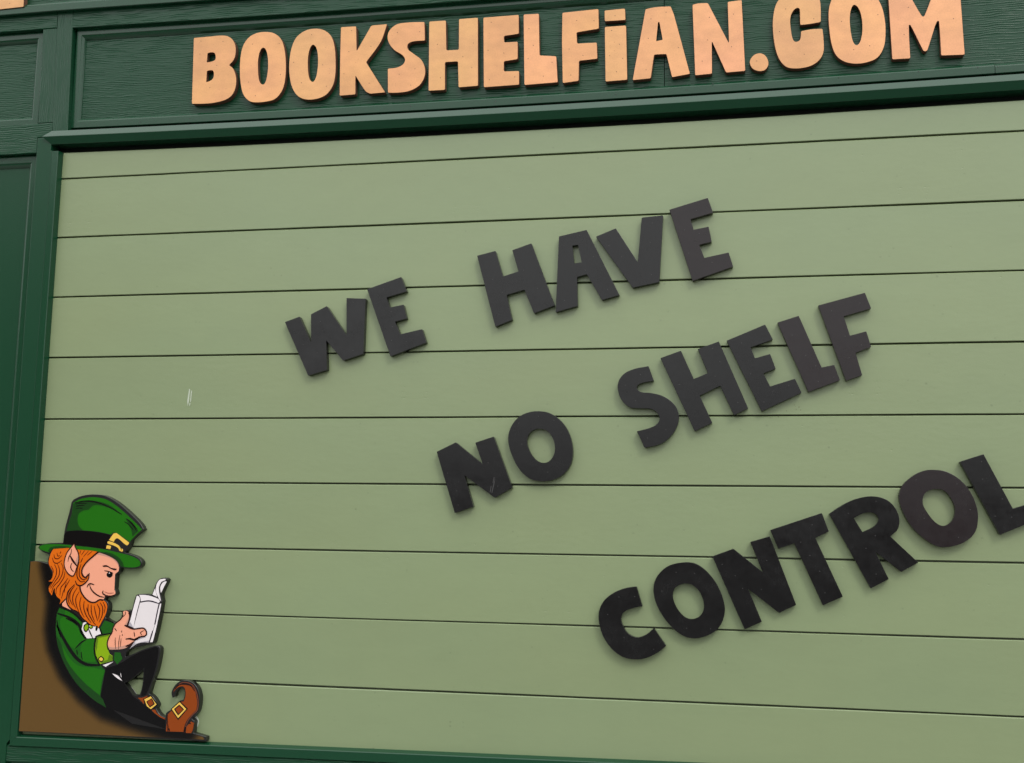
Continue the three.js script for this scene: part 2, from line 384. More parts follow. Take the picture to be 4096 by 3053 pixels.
// moulding left of and below the plank panel
const ZP = 0.022;
{
  const L = [[-2.0165, -0.03], [-2.0165, ZP - 0.001], [-2.0155, ZP], [-1.9965, ZP], [-1.9948, ZP - 0.0012], [-1.9915, 0.004], [-1.9905, -0.03]];
  const g = new THREE.ExtrudeGeometry(toPath(L), { depth: 2.7165 + 0.009 - 1.0015, bevelEnabled: false });
  g.rotateX(-Math.PI / 2);                                   // (x, z) profile run up y
  g.scale(1, 1, -1); g.translate(0, 1.0015, 0);
  // mitre at the foot
  const p = g.attributes.position;
  for (let i = 0; i < p.count; i++) if (p.getY(i) < 1.1) p.setY(i, 1.0045 + (p.getX(i) + 1.9905) * 0.95);
  g.computeVertexNormals();
  PART('moulding', g, M.smooth);
  const gr = g.clone(); gr.scale(-1, 1, 1); gr.translate(-0.025, 0, 0);
  PART('moulding', gr, M.smooth);
  const bot = runX([[0.9745, -0.03], [0.9745, ZP - 0.001], [0.9755, ZP], [0.9975, ZP], [0.9995, ZP - 0.0012], [1.0045, 0.004], [1.0055, -0.03]], -1.9905, 1.9, 40);
  const q = bot.attributes.position;
  for (let i = 0; i < q.count; i++) if (q.getX(i) < -1.99) q.setX(i, -1.9905 + (q.getY(i) - 1.0045) / 0.95 + 0.0006);
  PART('moulding', warp(bot, skew), M.smooth);
}
PART('rail', shiftUV(longPlate(-2.0272, 1.97, 0.9293, 0.9733, -0.02, ZR - 0.003, skew), 0.2, 0.37), M.grain);
PART('panel', longPlate(-2.0, 1.95, 0.36, 0.91, ZF - 0.015, ZF, x => 0, 1), M.grain);
frame([-2.0272, 1.97, 0.34, 0.9285], OGEE, x => 0, 6);
PART('rail', plate(rect(XL, XR, 0.2, 0.298), -0.02, ZR), M.grain);
PART('rail', plate(rect(-2.0272, XR, 0.2985, 0.339), -0.02, ZR - 0.001), M.grain);
PART('plinth', plate(rect(XL, XR, 0, 0.199), -0.04, 0.035, 0.003), M.smooth);
PART('stile', swapUV(plate(rect(2.0165, 2.12, 0.34, 2.72), -0.02, ZR)), M.grain);

// ───────────────────────── pale green plank panel ─────────────────────────
const PITCHB = 0.184, TOP = 2.8276, GAP = 0.0043;
const panel = group('plank_panel', [0, 0.985, 0]);
tag(panel, 'pale sage green panel of wide horizontal planks inside the dark green frame', 'panel');
{
  const add = (n, g, m) => { g.translate(0, -0.985, 0); return mesh(n, g, m, panel); };
  add('backing', new THREE.BoxGeometry(4.0, 1.73, 0.01).translate(-0.01, 1.845, -0.0255), paleMats[0]);
  for (let k = 0; k < 10; k++) {
    const y1 = k ? TOP - k * PITCHB - GAP / 2 : 2.7172, y0 = TOP - (k + 1) * PITCHB + GAP / 2, z = rr(-0.0006, 0.0002);
    const pr = [[y0, -0.019], [y0, z - 0.001], [y0 + 0.001, z], [y1 - 0.0022, z], [y1, z - 0.0022], [y1, -0.019]];
    const g = runX(pr, -2.012, 1.985, 60), ph = rr(0, 9);
    warp(g, x => 0.0011 * N(x * 1.3 + ph, k * 3.1, 0.4) + 0.0004 * N(x * 9 + ph, k, 2.4));
    if (!k) { const p = g.attributes.position; for (let i = 0; i < p.count; i++) if (p.getY(i) > 2.69) p.setY(i, p.getY(i) + sag(p.getX(i))); g.computeVertexNormals(); }
    add('plank', shiftUV(g, rr(0, 3), rr(0, 3)), paleMats[k % 4]);
  }
  // scraped paint and a caulk smear beside the shoe
  const white = new THREE.MeshStandardMaterial({ color: lin(0.36, 0.40, 0.32), roughness: 0.7 });
  const flat = (n, str, fr) => { const g = new THREE.ExtrudeGeometry(toPath(outline(trace(str, fr, 0.0006))), { depth: 0.0005, bevelEnabled: false }); g.translate(0, 0, 0.0001); return add(n, g, white); };
  flat('caulk_smear', '1470,985~ 1505,1020~ 1530,1080~ 1525,1140~ 1500,1205~ 1492,1180~ 1508,1120~ 1500,1065~ 1460,1050~ 1435,1040~', [480, 2660, 4.858]);
  for (const s of ['409,842 411,842 409,865 406,880 405,868', '413,845 415,846 413,868 411,872', '410,872 412,874 409,880'])
    flat('paint_scrape', s, [0, 0, 2216 / 4096]);
  const specks = [[1445, 880], [1449, 900], [1482, 906], [1378, 912], [1210, 958], [1262, 962], [1318, 956], [1470, 884], [1436, 868]].map(([x, y]) => {
    const [a] = trace(`${x},${y}`, P5, 0), r = rr(0.0005, 0.0011);
    return new THREE.CylinderGeometry(r, r, 0.0006, 7).rotateX(Math.PI / 2).scale(1, rr(0.6, 1.8), 1).translate(a[0], a[1] - 0.985, 0.0003);
  });
  stuff(mesh('dirt_specks', mergeGeometries(specks), new THREE.MeshStandardMaterial({ color: lin(0.10, 0.085, 0.05), roughness: 0.9 }), panel));
}

// ───────────────────────── letters ─────────────────────────
function letter(name, strs, fr, z0, thick, mat, nailMat, fillet, tilt, edge) {
  const zf = z0 + thick;
  const parts = strs.map(([o, ...h]) => ({ o: outline(trace(o, fr, zf), fillet), h: h.map(s => outline(trace(s, fr, zf), fillet * 0.7)) }));
  const all = parts.flatMap(p => p.o), xs = all.map(p => p[0]), ys = all.map(p => p[1]);
  const cx = (Math.min(...xs) + Math.max(...xs)) / 2, cy = (Math.min(...ys) + Math.max(...ys)) / 2;
  const g = group(name, [cx, cy, z0]);
  const u0 = rr(0, 2), v0 = rr(0, 2);
  parts.forEach((p, k) => {
    const rel = a => a.map(q => [q[0] - cx, q[1] - cy]);
    const sh = toPath(rel(p.o)); p.h.forEach(h => sh.holes.push(toPath(rel(h), THREE.Path)));
    const e = Math.min(0.0007, fillet * 0.3);
    const geo = new THREE.ExtrudeGeometry(sh, { depth: thick - e + 0.0012, bevelEnabled: true, bevelThickness: e, bevelSize: e, bevelOffset: -e, bevelSegments: 2 });
    geo.translate(0, 0, -0.0012);
    mesh(parts.length > 1 ? ['stem', 'dot'][k] : 'body', shiftUV(geo, u0, v0), edge ? [mat, edge] : mat, g);
    const spots = [];                                        // filled nail heads, spread over the face
    for (let t = 0; t < 60 && spots.length < (parts.length > 1 && k ? 2 : 5); t++) {
      let best = null, bd = -1;
      for (let c = 0; c < 12; c++) {
        const q = [rr(Math.min(...xs), Math.max(...xs)), rr(Math.min(...ys), Math.max(...ys))];
        if (!inside(q, p.o) || p.h.some(h => inside(q, h))) continue;
        if (edgeDist(q, p.o) < 0.011 || p.h.some(h => edgeDist(q, h) < 0.011)) continue;
        const d = spots.length ? Math.min(...spots.map(s => Math.hypot(s[0] - q[0], s[1] - q[1]))) : 1;
        if (d > bd) { bd = d; best = q; }
      }
      if (best && bd > 0.035) spots.push(best);
    }
    if (spots.length) stuff(mesh('nail_heads', mergeGeometries(spots.map(s => new THREE.CylinderGeometry(0.0012, 0.0012, 0.0006, 8).rotateX(Math.PI / 2).translate(s[0] - cx, s[1] - cy, thick + 0.0001))), nailMat, g));
  });
  if (tilt) { g.rotation.x = tilt[0] * Math.PI / 180; g.rotation.y = tilt[1] * Math.PI / 180; }
  return g;
}
const SIGN = [
  ['B', ZA, [['1717,335 1850,323 1990,314~ 2050,338~ 2085,395~ 2090,470~ 2073,530~ 2032,577 2070,612~ 2094,690~ 2090,770~ 2060,840~ 2000,885~ 1900,912~ 1820,920~ 1699,922', '1838,470 1870,462~ 1900,466~ 1913,490~ 1910,530~ 1880,547~ 1830,557', '1832,628 1865,620~ 1890,626~ 1898,650~ 1893,690~ 1870,715~ 1825,733']], 'flat orange wooden letter B at the start of the sign'],
  ['O', ZB, [['140,282~ 215,295~ 275,345~ 305,430~ 318,560~ 312,700~ 285,800~ 225,875~ 140,902~ 40,908~ -10,895~ -60,840~ -85,740~ -92,620~ -85,500~ -60,400~ -10,330~ 60,292~', '120,420~ 150,460~ 162,560~ 155,660~ 135,735~ 108,752~ 80,720~ 68,620~ 70,520~ 90,445~']], 'flat orange wooden letter O next to the B of the sign'],
  ['O', ZB, [['580,252~ 660,268~ 720,320~ 750,410~ 760,540~ 755,680~ 730,770~ 670,845~ 580,880~ 490,882~ 420,850~ 370,770~ 348,660~ 346,560~ 365,430~ 410,330~ 490,270~', '562,394~ 592,430~ 605,520~ 600,620~ 580,705~ 550,728~ 522,690~ 510,590~ 514,490~ 535,415~']], 'flat orange wooden letter O next to the K of the sign'],
  ['K', ZB, [['805,240 942,232 946,450 1075,225 1217,212 1160,370~ 1030,552 1200,820 1060,832 1020,805~ 935,672 935,838 793,850 798,500']], 'flat orange wooden letter K of the sign'],
  ['S', ZB, [['1548,193 1552,360 1440,370~ 1400,395~ 1402,435~ 1450,475~ 1520,530~ 1553,610~ 1545,690~ 1500,760~ 1420,805~ 1330,822~ 1222,824 1220,608 1300,598~ 1355,570~ 1373,530~ 1350,490~ 1280,445~ 1235,390~ 1218,330~ 1235,270~ 1300,215~ 1400,198~']], 'flat orange wooden letter S of the sign'],
  ['H', ZB, [['1588,190 1738,180 1742,445 1850,440 1852,168 2022,155 2023,762 1848,776 1843,545 1730,552 1730,798 1582,806']], 'flat orange wooden letter H of the sign'],
  ['E', ZC, [['-149,155 167,130 168,300 35,320 38,375 158,368 158,525 35,545 35,632 170,628 170,752 -145,775']], 'flat orange wooden letter E of the sign'],
  ['L', ZC, [['208,128 346,120 352,490 500,497 513,730 215,755']], 'flat orange wooden letter L of the sign'],
  ['F', ZC, [['552,112 875,78 878,255 680,288 685,385 860,376 865,522 702,540 698,718 555,738 548,360']], 'flat orange wooden letter F of the sign'],
  ['i', ZC, [['928,238 1120,224 1130,708 935,724'], ['926,92 1110,74 1115,178 928,190']], 'flat orange wooden lower case letter i with square dot'],
  ['A', ZC, [['1290,80 1380,62~ 1515,55 1545,130 1687,655 1525,686 1475,480 1368,485 1338,695 1175,712', '1400,193 1416,193 1446,355 1382,368']], 'flat orange wooden letter A of the sign'],
  ['N', ZC, [['1706,40 1765,28~ 1845,25 2030,380 2018,15 2145,-2 2177,630 2005,645 1880,368 1882,655 1730,670']], 'flat orange wooden letter N of the sign'],
  ['.', ZE, [['510,785~ 570,800~ 615,840~ 643,910~ 640,970~ 600,1030~ 540,1052~ 480,1048~ 415,1020~ 378,970~ 365,915~ 385,860~ 440,805~']], 'round orange wooden full stop of the sign'],
  ['C', ZE, [['1130,-140~ 1250,-120~ 1350,-70~ 1405,0~ 1420,150 1420,325 1280,352~ 1110,372 1108,240~ 1106,160~ 1098,128~ 1070,118~ 1020,150~ 980,220~ 967,300~ 975,420~ 995,540~ 1020,600~ 1055,615~ 1100,595~ 1118,540~ 1122,458 1280,430~ 1445,420 1462,600~ 1460,760~ 1410,870~ 1300,960~ 1150,1005~ 1000,1012~ 900,985~ 810,890~ 750,740~ 718,560~ 705,380~ 712,240~ 740,100~ 790,0~ 880,-90~ 1000,-135~']], 'flat orange wooden letter C of the sign'],
  ['O', ZD, [['720,-115~ 820,-95~ 900,-40~ 955,50~ 985,170~ 992,300~ 975,420~ 920,510~ 830,552~ 720,566~ 620,545~ 550,490~ 510,390~ 490,260~ 483,130~ 495,40~ 540,-60~ 620,-105~', '715,40~ 755,75~ 780,150~ 788,250~ 775,350~ 745,400~ 715,395~ 690,340~ 672,220~ 672,130~ 688,65~']], 'flat orange wooden letter O next to the M of the sign'],
  ['M', ZG, [['190,-170 460,-185 700,235~ 735,235~ 900,-205 1255,-225 1280,0 1340,815 985,828 952,320~ 930,318~ 900,380 800,700~ 775,755~ 740,763~ 715,745~ 530,378~ 508,378~ 530,870 258,885']], 'flat orange wooden letter M at the end of the sign'],
];
SIGN.forEach(([, fr, strs, label], i) =>
  tag(letter('orange_letter', strs, fr, ZF - 0.0004, 0.0184, oranges[i < 7 ? i % 3 : 1 + i % 4], M.nail, 0.0042, [rr(-0.15, 0.15), rr(-0.15, 0.15)], M.brownEdge), label, 'letter', 'orange letters on the sign board'));
tag(letter('orange_letter', [['-400,-1100 520,-1150 523,40 517,150 -395,250']], [0, 0, 5.507], ZU, 0.018, oranges[2], M.nail, 0.004, null, M.brownEdge), 'foot of an orange letter on the upper sign board above the pillar', 'letter');

const P1 = [1000, 1000, 2.217], P2 = [1800, 700, 2.217], P3 = [2600, 700, 2.217], P4 = [1600, 1500, 2.217] , P6 = [2300, 2050, 2.217], P7 = [3096, 1750, 2.217];
const DARK = [
  ['308,640 438,591 540,822 540,570 680,498 855,758 855,427 1025,432 1005,922 825,982 675,802 683,1065 515,1115', P1, 'black letter W beside the E of a two letter word', [0, 0]],
  ['1038,348 1340,240 1390,368 1210,422 1240,510 1360,485 1390,608 1285,637 1332,748 1525,702 1563,822 1245,945', P1, 'black letter E beside the W of a two letter word', [0, 0]],
  ['240,716 403,673 470,900 608,855 552,667 722,606 928,1157 745,1228 660,1018 502,1065 552,1285 402,1347', P2, 'black letter H touching the black letter A', [0, 0]],
  ['966,545 1212,487 1503,1065 1347,1110 1213,881 1127,905 1132,1162 937,1218|1083,625 1137,617 1170,776 1101,787', P2, 'black letter A between black H and V', [0, 0]],
  ['1294,547 1470,473 1665,773 1700,378 1890,357 1857,950 1620,1000', P2, 'black letter V between black A and E', [0, 0]],
  ['172,308 513,203 560,335 360,393 387,485 520,458 548,592 437,620 482,735 698,687 738,813 378,940', P3, 'black letter E beside the black V, ending its word', [0, 0]],
  ['325,682 495,598 735,793 667,601 830,547 995,1000 840,1090 570,890 650,1168 485,1225', P4, 'scuffed black letter N beside the O of a two letter word', [0, 0]],
  ['1230,322~ 1330,340~ 1430,410~ 1500,520~ 1532,660~ 1515,790~ 1450,880~ 1360,930~ 1250,945~ 1150,920~ 1060,840~ 995,720~ 960,590~ 975,480~ 1040,385~ 1130,335~|1240,476~ 1310,500~ 1360,570~ 1376,660~ 1355,730~ 1310,775~ 1255,780~ 1195,745~ 1145,670~ 1124,590~ 1145,520~ 1190,485~', P4, 'black letter O beside the N of a two letter word', [0, 0]],
  ['358,581 398,690 320,703~ 280,722~ 275,750~ 305,773~ 380,780~ 470,805~ 545,860~ 580,930~ 575,1010~ 530,1090~ 450,1155~ 330,1185 272,1062 360,1040~ 420,1010~ 440,970~ 420,925~ 375,897~ 300,893~ 220,885~ 165,840~ 135,770~ 135,700~ 175,640~ 250,603~', P5, 'black letter S beside the black H', [0, 0]],
  ['446,522 598,467 693,676 797,633 722,455 878,399 1095,893 990,945 888,726 737,800 830,1000 700,1062', P5, 'black letter H between black S and E', [0, 0]],
  ['935,393 1220,274 1277,385 1112,443 1145,523 1257,491 1298,600 1207,635 1257,731 1440,674 1489,778 1195,915', P5, 'black letter E between black H and L', [0, 0]],
  ['1310,260 1468,209 1637,591 1730,572 1772,685 1540,773', P5, 'black letter L between black E and F', [0, 0]],
  ['1612,133 1957,39 2003,155 1800,214 1847,356 1967,324 2003,440 1888,483 1937,648 1818,690', P5, 'black letter F beside the black L', [0, 0]],
  ['545,658 598,832 500,855~ 430,890~ 408,945~ 425,1005~ 470,1075~ 550,1110~ 630,1085~ 700,1027 808,1185 740,1240~ 640,1290~ 540,1305~ 430,1285~ 330,1215~ 250,1100~ 212,970~ 215,870~ 260,780~ 350,710~ 450,672~', P6, 'black letter C starting the lowest word', [0, 0]],
  ['985,443~ 1080,460~ 1180,535~ 1270,660~ 1328,830~ 1315,950~ 1260,1040~ 1170,1095~ 1060,1118~ 960,1095~ 860,1020~ 760,890~ 705,760~ 700,640~ 745,545~ 840,470~|985,630~ 1050,648~ 1110,710~ 1145,810~ 1135,885~ 1090,935~ 1020,948~ 955,915~ 895,835~ 867,750~ 880,680~ 925,642~', P6, 'black letter O between the black C and N', [0, 0]],
  ['1218,390 1405,322 1665,530 1555,262 1728,212 1963,820 1810,892 1535,677 1658,970 1505,1038', P6, 'black letter N between black O and T', [-0.8, 0]],
  ['-32,822 425,671 488,835 368,893 612,1413 435,1490 182,940 40,988', P7, 'black letter T between black N and R', [0, 0]],
  ['490,678 600,605~ 720,548~ 860,522~ 990,548~ 1075,625~ 1113,730~ 1095,820~ 1032,877 1282,1110 1130,1193 900,1015 1020,1257 860,1340|705,715 790,672~ 870,665~ 920,695~ 928,740~ 890,790~ 785,842', P7, 'black letter R between black T and O', [-0.8, 0]],
  ['1410,288~ 1530,305~ 1650,375~ 1740,480~ 1800,620~ 1810,740~ 1780,850~ 1690,930~ 1570,970~ 1460,970~ 1340,905~ 1220,790~ 1140,650~ 1110,530~ 1140,430~ 1230,345~ 1320,300~|1430,458~ 1500,465~ 1560,520~ 1605,610~ 1605,690~ 1570,755~ 1500,788~ 1430,755~ 1360,670~ 1320,590~ 1330,510~ 1370,472~', P7, 'black letter O between black R and L', [0.9, 0]],
  ['1650,215 1860,149 2120,632 2240,597 2300,745 2005,865', P7, 'black letter L ending the lowest word', [0, 0]],
];
const reflectedTintBlack = M.black.clone(); reflectedTintBlack.color.setRGB(0.0125, 0.0072, 0.0082);   // reddish reflections on these letters, put into their base colour
const scuff = new THREE.MeshStandardMaterial({ color: lin(0.028, 0.027, 0.027), roughness: 0.7 });
for (const [s, fr, label, tilt] of DARK) {
  const L = tag(letter('black_letter', [s.split('|')], fr, -0.0006, 0.0186, /black letter (L between|F beside|O between black R|E beside the black V)/.test(label) ? reflectedTintBlack : M.black, M.nailGrey, 0.0016, [-tilt[0] + rr(-0.15, 0.15), tilt[1] + rr(-0.15, 0.15)]), label, 'letter', 'black letters on the plank panel');
  if (label.startsWith('scuffed')) for (const t of ['846,905 838,960 818,1046 811,1044 832,955', '812,985 802,1042 796,1040 806,988', '838,910 826,960 821,958 832,908']) {
    const g = new THREE.ExtrudeGeometry(toPath(outline(trace(t, P4, 0.018))), { depth: 0.0003, bevelEnabled: false });
    mesh('scratch', g.translate(-L.position.x, -L.position.y, 0.0185), scuff, L);
  }
}

// ───────────────────────── painted cut-out figure ─────────────────────────
const Z0 = 0.0006, ZT = 0.0205, STEP = 0.00022;              // back, face, thickness of a coat of paint
const FF = [0, 1900, 2.4633], FL = [0, 2380, 2.4633], F3 = [180, 1960, 5.036], F4 = [180, 2240, 5.036], F5 = [400, 2280, 5.163], F6 = [480, 2660, 4.858];
const fo = px(73, 2926, 0);
const fig = group('cutout_figure', [fo[0], fo[1], 0]);
tag(fig, 'painted cut-out of a seated red bearded figure in green hat reading a book', 'cutout figure');
const fmat = new Map();
function ink(c, rough = 0.2) {
  const k = c.join();
  if (!fmat.has(k)) fmat.set(k, new THREE.MeshPhysicalMaterial({ color: photo(...c), roughness: rough, ior: 1.4 }));
  return fmat.get(k);
}
const rel = a => a.map(q => [q[0] - fo[0], q[1] - fo[1]]);
function coat(name, parent, layer, color, ...areas) {        // one flat colour area (or several of it)
  const ms = areas.map(([str, fr, r = 0]) => {
    const g = new THREE.ExtrudeGeometry(toPath(rel(outline(trace(str, fr, ZT), r))), { depth: layer * STEP + 0.0002, bevelEnabled: false });
    return mesh(name, g.translate(0, 0, ZT - 0.0002), ink(color), parent);
  });
  return ms[0];
}
function strokes(name, parent, layer, color, fr, list) {     // brush lines: "width taper | x,y x,y ..."
  const pos = [], uv = [], z = ZT + layer * STEP;
  for (const l of list) {
    const [hd, body] = l.split('|'), [w, tp = 1] = hd.trim().split(' ').map(Number);
    const raw = rel(trace(body, fr, ZT)), cv = new THREE.CatmullRomCurve3(raw.map(p => new THREE.Vector3(p[0], p[1], 0)));
    const n = Math.max(4, raw.length * 5), hw = w * 1.35 / fr[2] / 1290 / 2, A = [], B = [];
    for (let i = 0; i <= n; i++) {
      const t = i / n, p = cv.getPoint(t), d = cv.getTangent(t), k = hw * (tp ? 0.18 + 0.82 * Math.pow(Math.sin(Math.PI * (0.08 + 0.84 * t)), 0.7) : 1);
      A.push([p.x - d.y * k, p.y + d.x * k]); B.push([p.x + d.y * k, p.y - d.x * k]);
    }
    for (let i = 0; i < n; i++) for (const v of [B[i], B[i + 1], A[i + 1], B[i], A[i + 1], A[i]]) { pos.push(v[0], v[1], z); uv.push(v[0], v[1]); }
  }
  const g = new THREE.BufferGeometry();
  g.setAttribute('position', new THREE.Float32BufferAttribute(pos, 3)); g.setAttribute('uv', new THREE.Float32BufferAttribute(uv, 2));
  g.computeVertexNormals();
  return list.length > 1 ? stuff(mesh(name, g, ink(color), parent)) : mesh(name, g, ink(color), parent);
}
// the sawn board, black edged
{
  const cut = [
    ...trace('295,852 340,849~ 400,857~ 470,876 468,830~ 490,785 440,768~ 395,742~ 376,714~ 400,690~ 470,675~ 560,670~ 617,671 640,520~ 680,370~ 703,268 722,245~ 780,215~ 860,196~ 950,193~ 1040,208~ 1150,268~ 1270,368~ 1380,478~ 1415,537 1350,585~ 1290,640 1278,690~ 1240,752~ 1228,768 1299,787~ 1358,815~ 1392,850~ 1396,882~ 1375,910~ 1324,924~ 1250,922~ 1186,914 1176,957 1142,981 1132,1126 1142,1160~ 1134,1188~ 1084,1201~ 1036,1206 1027,1234 1050,1246~ 1068,1280~ 1068,1327~ 1053,1373~ 1036,1405 1060,1428~ 1138,1462', FF, ZT),
    ...trace('438,1000~ 458,935~ 450,880~ 500,842~ 560,828~ 610,846~ 655,835 700,640 742,520 800,504~ 930,499~ 1064,519 1125,350~ 1178,238~ 1250,178~ 1340,166~ 1392,200 1378,245 1305,400~ 1262,520~ 1285,650 1275,692 1244,900 1184,1200 1104,1508 1030,1524', F5, ZT),
    ...trace('1276,536 1238,572 1234,612 1300,586~ 1400,542~ 1500,508~ 1552,502~ 1576,528~ 1572,600~ 1544,740~ 1504,850~ 1466,975', FL, ZT),
    ...trace('610,598~ 660,650~ 722,760~ 728,790~ 695,848 745,935~ 805,995~ 882,1026 885,955 905,922 985,876 1150,708 1180,688 1228,686 1246,620~ 1258,540~ 1244,486~ 1198,448~ 1135,466~ 1078,535~ 1052,622~ 1018,642 996,560~ 1016,478~ 1086,376~ 1178,314~ 1290,304~ 1404,346~ 1486,426~ 1538,560~ 1548,700~ 1528,852~ 1506,924 1444,994~ 1390,1050 1446,1098 1436,1200 1424,1328 1672,1400 1672,1488', F6, ZT),
    ...trace('180,1347', FL, ZT),
  ];
  const sh = toPath(rel(outline(cut, 0.0015)));
  sh.holes.push(toPath(rel(outline(trace('462,70 455,250~ 430,440~ 388,585 300,602 246,590 75,350 180,300~ 330,190~', F6, ZT))), THREE.Path));
  const e = 0.0008;
  const g = new THREE.ExtrudeGeometry(sh, { depth: ZT - Z0 - e, bevelEnabled: true, bevelThickness: e, bevelSize: e, bevelOffset: -e, bevelSegments: 1 });
  g.translate(0, 0, Z0);
  mesh('sawn_board', g, new THREE.MeshStandardMaterial({ color: lin(0.005, 0.0047, 0.005), roughness: 0.3 }), fig);
}
// printed brown ground: the artwork's airbrushed black fringe follows the figure's back (print, part of the picture on the board)
{
  const poly = outline(trace('300,-326 345,-331~ 400,-324~ 470,-302 640,60 700,500 1000,1050 1300,1270 1640,1326 1830,1352 1900,1372 2000,1402 2012,1428 186,1342', FL, ZT));
  const back = trace('505,-300 570,60 548,330 572,500 680,740 850,950 1045,1105 1300,1195 1640,1300 1830,1330', FL, ZT);
  const xs = poly.map(p => p[0]), ys = poly.map(p => p[1]), x0 = Math.min(...xs), x1 = Math.max(...xs), y0 = Math.min(...ys), y1 = Math.max(...ys);
  const unit = 1 / 2.4633 / 1290;
  const print = dataTex(384, 384, (i, j) => {
    const p = [x0 + (x1 - x0) * (i + 0.5) / 384, y0 + (y1 - y0) * (j + 0.5) / 384];
    let m = 1e9;
    for (let k = 0; k + 1 < back.length; k++) {
      const [ax, ay] = back[k], dx = back[k + 1][0] - ax, dy = back[k + 1][1] - ay;
      const t = clamp(((p[0] - ax) * dx + (p[1] - ay) * dy) / (dx * dx + dy * dy));
      m = Math.min(m, Math.hypot(p[0] - ax - dx * t, p[1] - ay - dy * t));
    }
    const k = clamp((m / unit - 52) / 120), s = k * k * (3 - 2 * k), spray = 0.03 * N(p[0] * 400, p[1] * 400, 2);
    const f = clamp(s + spray * (1 - Math.abs(2 * s - 1)));
    const mix = (a, b) => (a + (b - a) * f) / 255;
    return [mix(6, 97), mix(5, 71), mix(5, 34)];
  }, true);
  const g = new THREE.ExtrudeGeometry(toPath(rel(poly)), { depth: STEP + 0.0002, bevelEnabled: false }).translate(0, 0, ZT - 0.0002);
  const p = g.attributes.position, u = g.attributes.uv;
  for (let i = 0; i < p.count; i++) u.setXY(i, (p.getX(i) + fo[0] - x0) / (x1 - x0), (p.getY(i) + fo[1] - y0) / (y1 - y0));
  mesh('brown_ground', g, new THREE.MeshPhysicalMaterial({ color: lin(0.75, 0.75, 0.75), map: print, roughness: 0.2, ior: 1.4 }), fig);
}
const K = { green: [30, 104, 14], mid: [26, 88, 20], dark: [22, 64, 20], line: [10, 14, 10], skin: [240, 164, 134], tan: [196, 146, 128], hair: [218, 104, 16], rust: [84, 24, 6], brown: [44, 16, 12], gold: [234, 190, 84], white: [236, 228, 230], page: [228, 220, 222], grey: [176, 170, 178], lime: [134, 170, 16], olive: [94, 126, 20], shoe: [140, 62, 14], coal: [7, 6, 7], violet: [38, 26, 44] };
// hat
const hat = coat('hat', fig, 2, K.green, ['565,265 700,190~ 900,152~ 1080,157~ 1250,202~ 1450,330~ 1650,500~ 1850,690~ 1955,800 1850,890~ 1705,1045 1450,870 1380,858 1320,900 1100,850~ 800,818~ 600,815~ 430,830 470,680~ 540,480~', F3]);
coat('dark_side', hat, 3, K.dark, ['570,280 700,232~ 900,212~ 1100,240~ 1300,310~ 1550,492 1350,390~ 1150,322~ 980,315~ 880,400 760,425~ 680,490~ 655,600~ 680,720~ 760,810 430,828 470,680~ 545,480~', F3], ['1620,570 1750,660~ 1870,800 1880,830 1760,940 1740,820~ 1690,720~', F3]);
strokes('hat_line', hat, 4, K.line, F3, ['20 1|600,262 750,232 900,228 1080,262 1300,350 1545,496', '14 1|620,286 720,272 850,270', '14 1|620,330 700,318 800,312', '12 1|620,376 690,366 760,372', '16 1|1640,580 1750,670 1850,790', '12 1|1600,640 1700,710 1780,810', '12 1|1700,640 1790,740 1850,840']);
coat('brim', hat, 4, K.green, ['-115,1160~ -60,1115~ 60,1095~ 250,1095~ 500,1112 640,1130 900,1157~ 1200,1202~ 1500,1270~ 1700,1322~ 1850,1390~ 1920,1462~ 1905,1528~ 1830,1558~ 1680,1563~ 1530,1548 1490,1470~ 1400,1370~ 1250,1290~ 1050,1240~ 850,1215~ 690,1205 500,1165 400,1165~ 250,1180~ 150,1200~ 90,1260 0,1235~ -80,1205~', F3]);
coat('brim_shade', hat, 5, K.dark, ['1130,1242 1300,1266~ 1430,1325~ 1540,1420~ 1600,1558 1530,1548 1490,1470~ 1400,1370~ 1250,1290~', F3], ['60,1225 120,1155~ 300,1132~ 480,1142 470,1165 250,1180~ 150,1200~ 90,1260', F3]);
coat('buckle', hat, 3, K.gold, ['1380,880 1440,870 1690,1060 1685,1090~ 1650,1120 1600,1090 1500,1000~ 1450,975~ 1410,1000~ 1385,1050 1290,1010', F3], ['1275,1035~ 1380,1065~ 1480,1120~ 1520,1180~ 1535,1235 1505,1230~ 1470,1170~ 1380,1120~ 1270,1085~ 1258,1060~', F3], ['1245,1115 1330,1130 1315,1195 1230,1180', F3], ['1545,1180 1570,1210~ 1555,1250 1535,1245', F3]);
coat('hat_band', hat, 2.5, K.coal, ['432,838 600,822~ 800,826~ 1100,858~ 1318,908 1290,1005 1255,1050 1235,1110 1225,1195 900,1150~ 640,1122 600,1100 500,1102 365,1085 390,900', F3]);
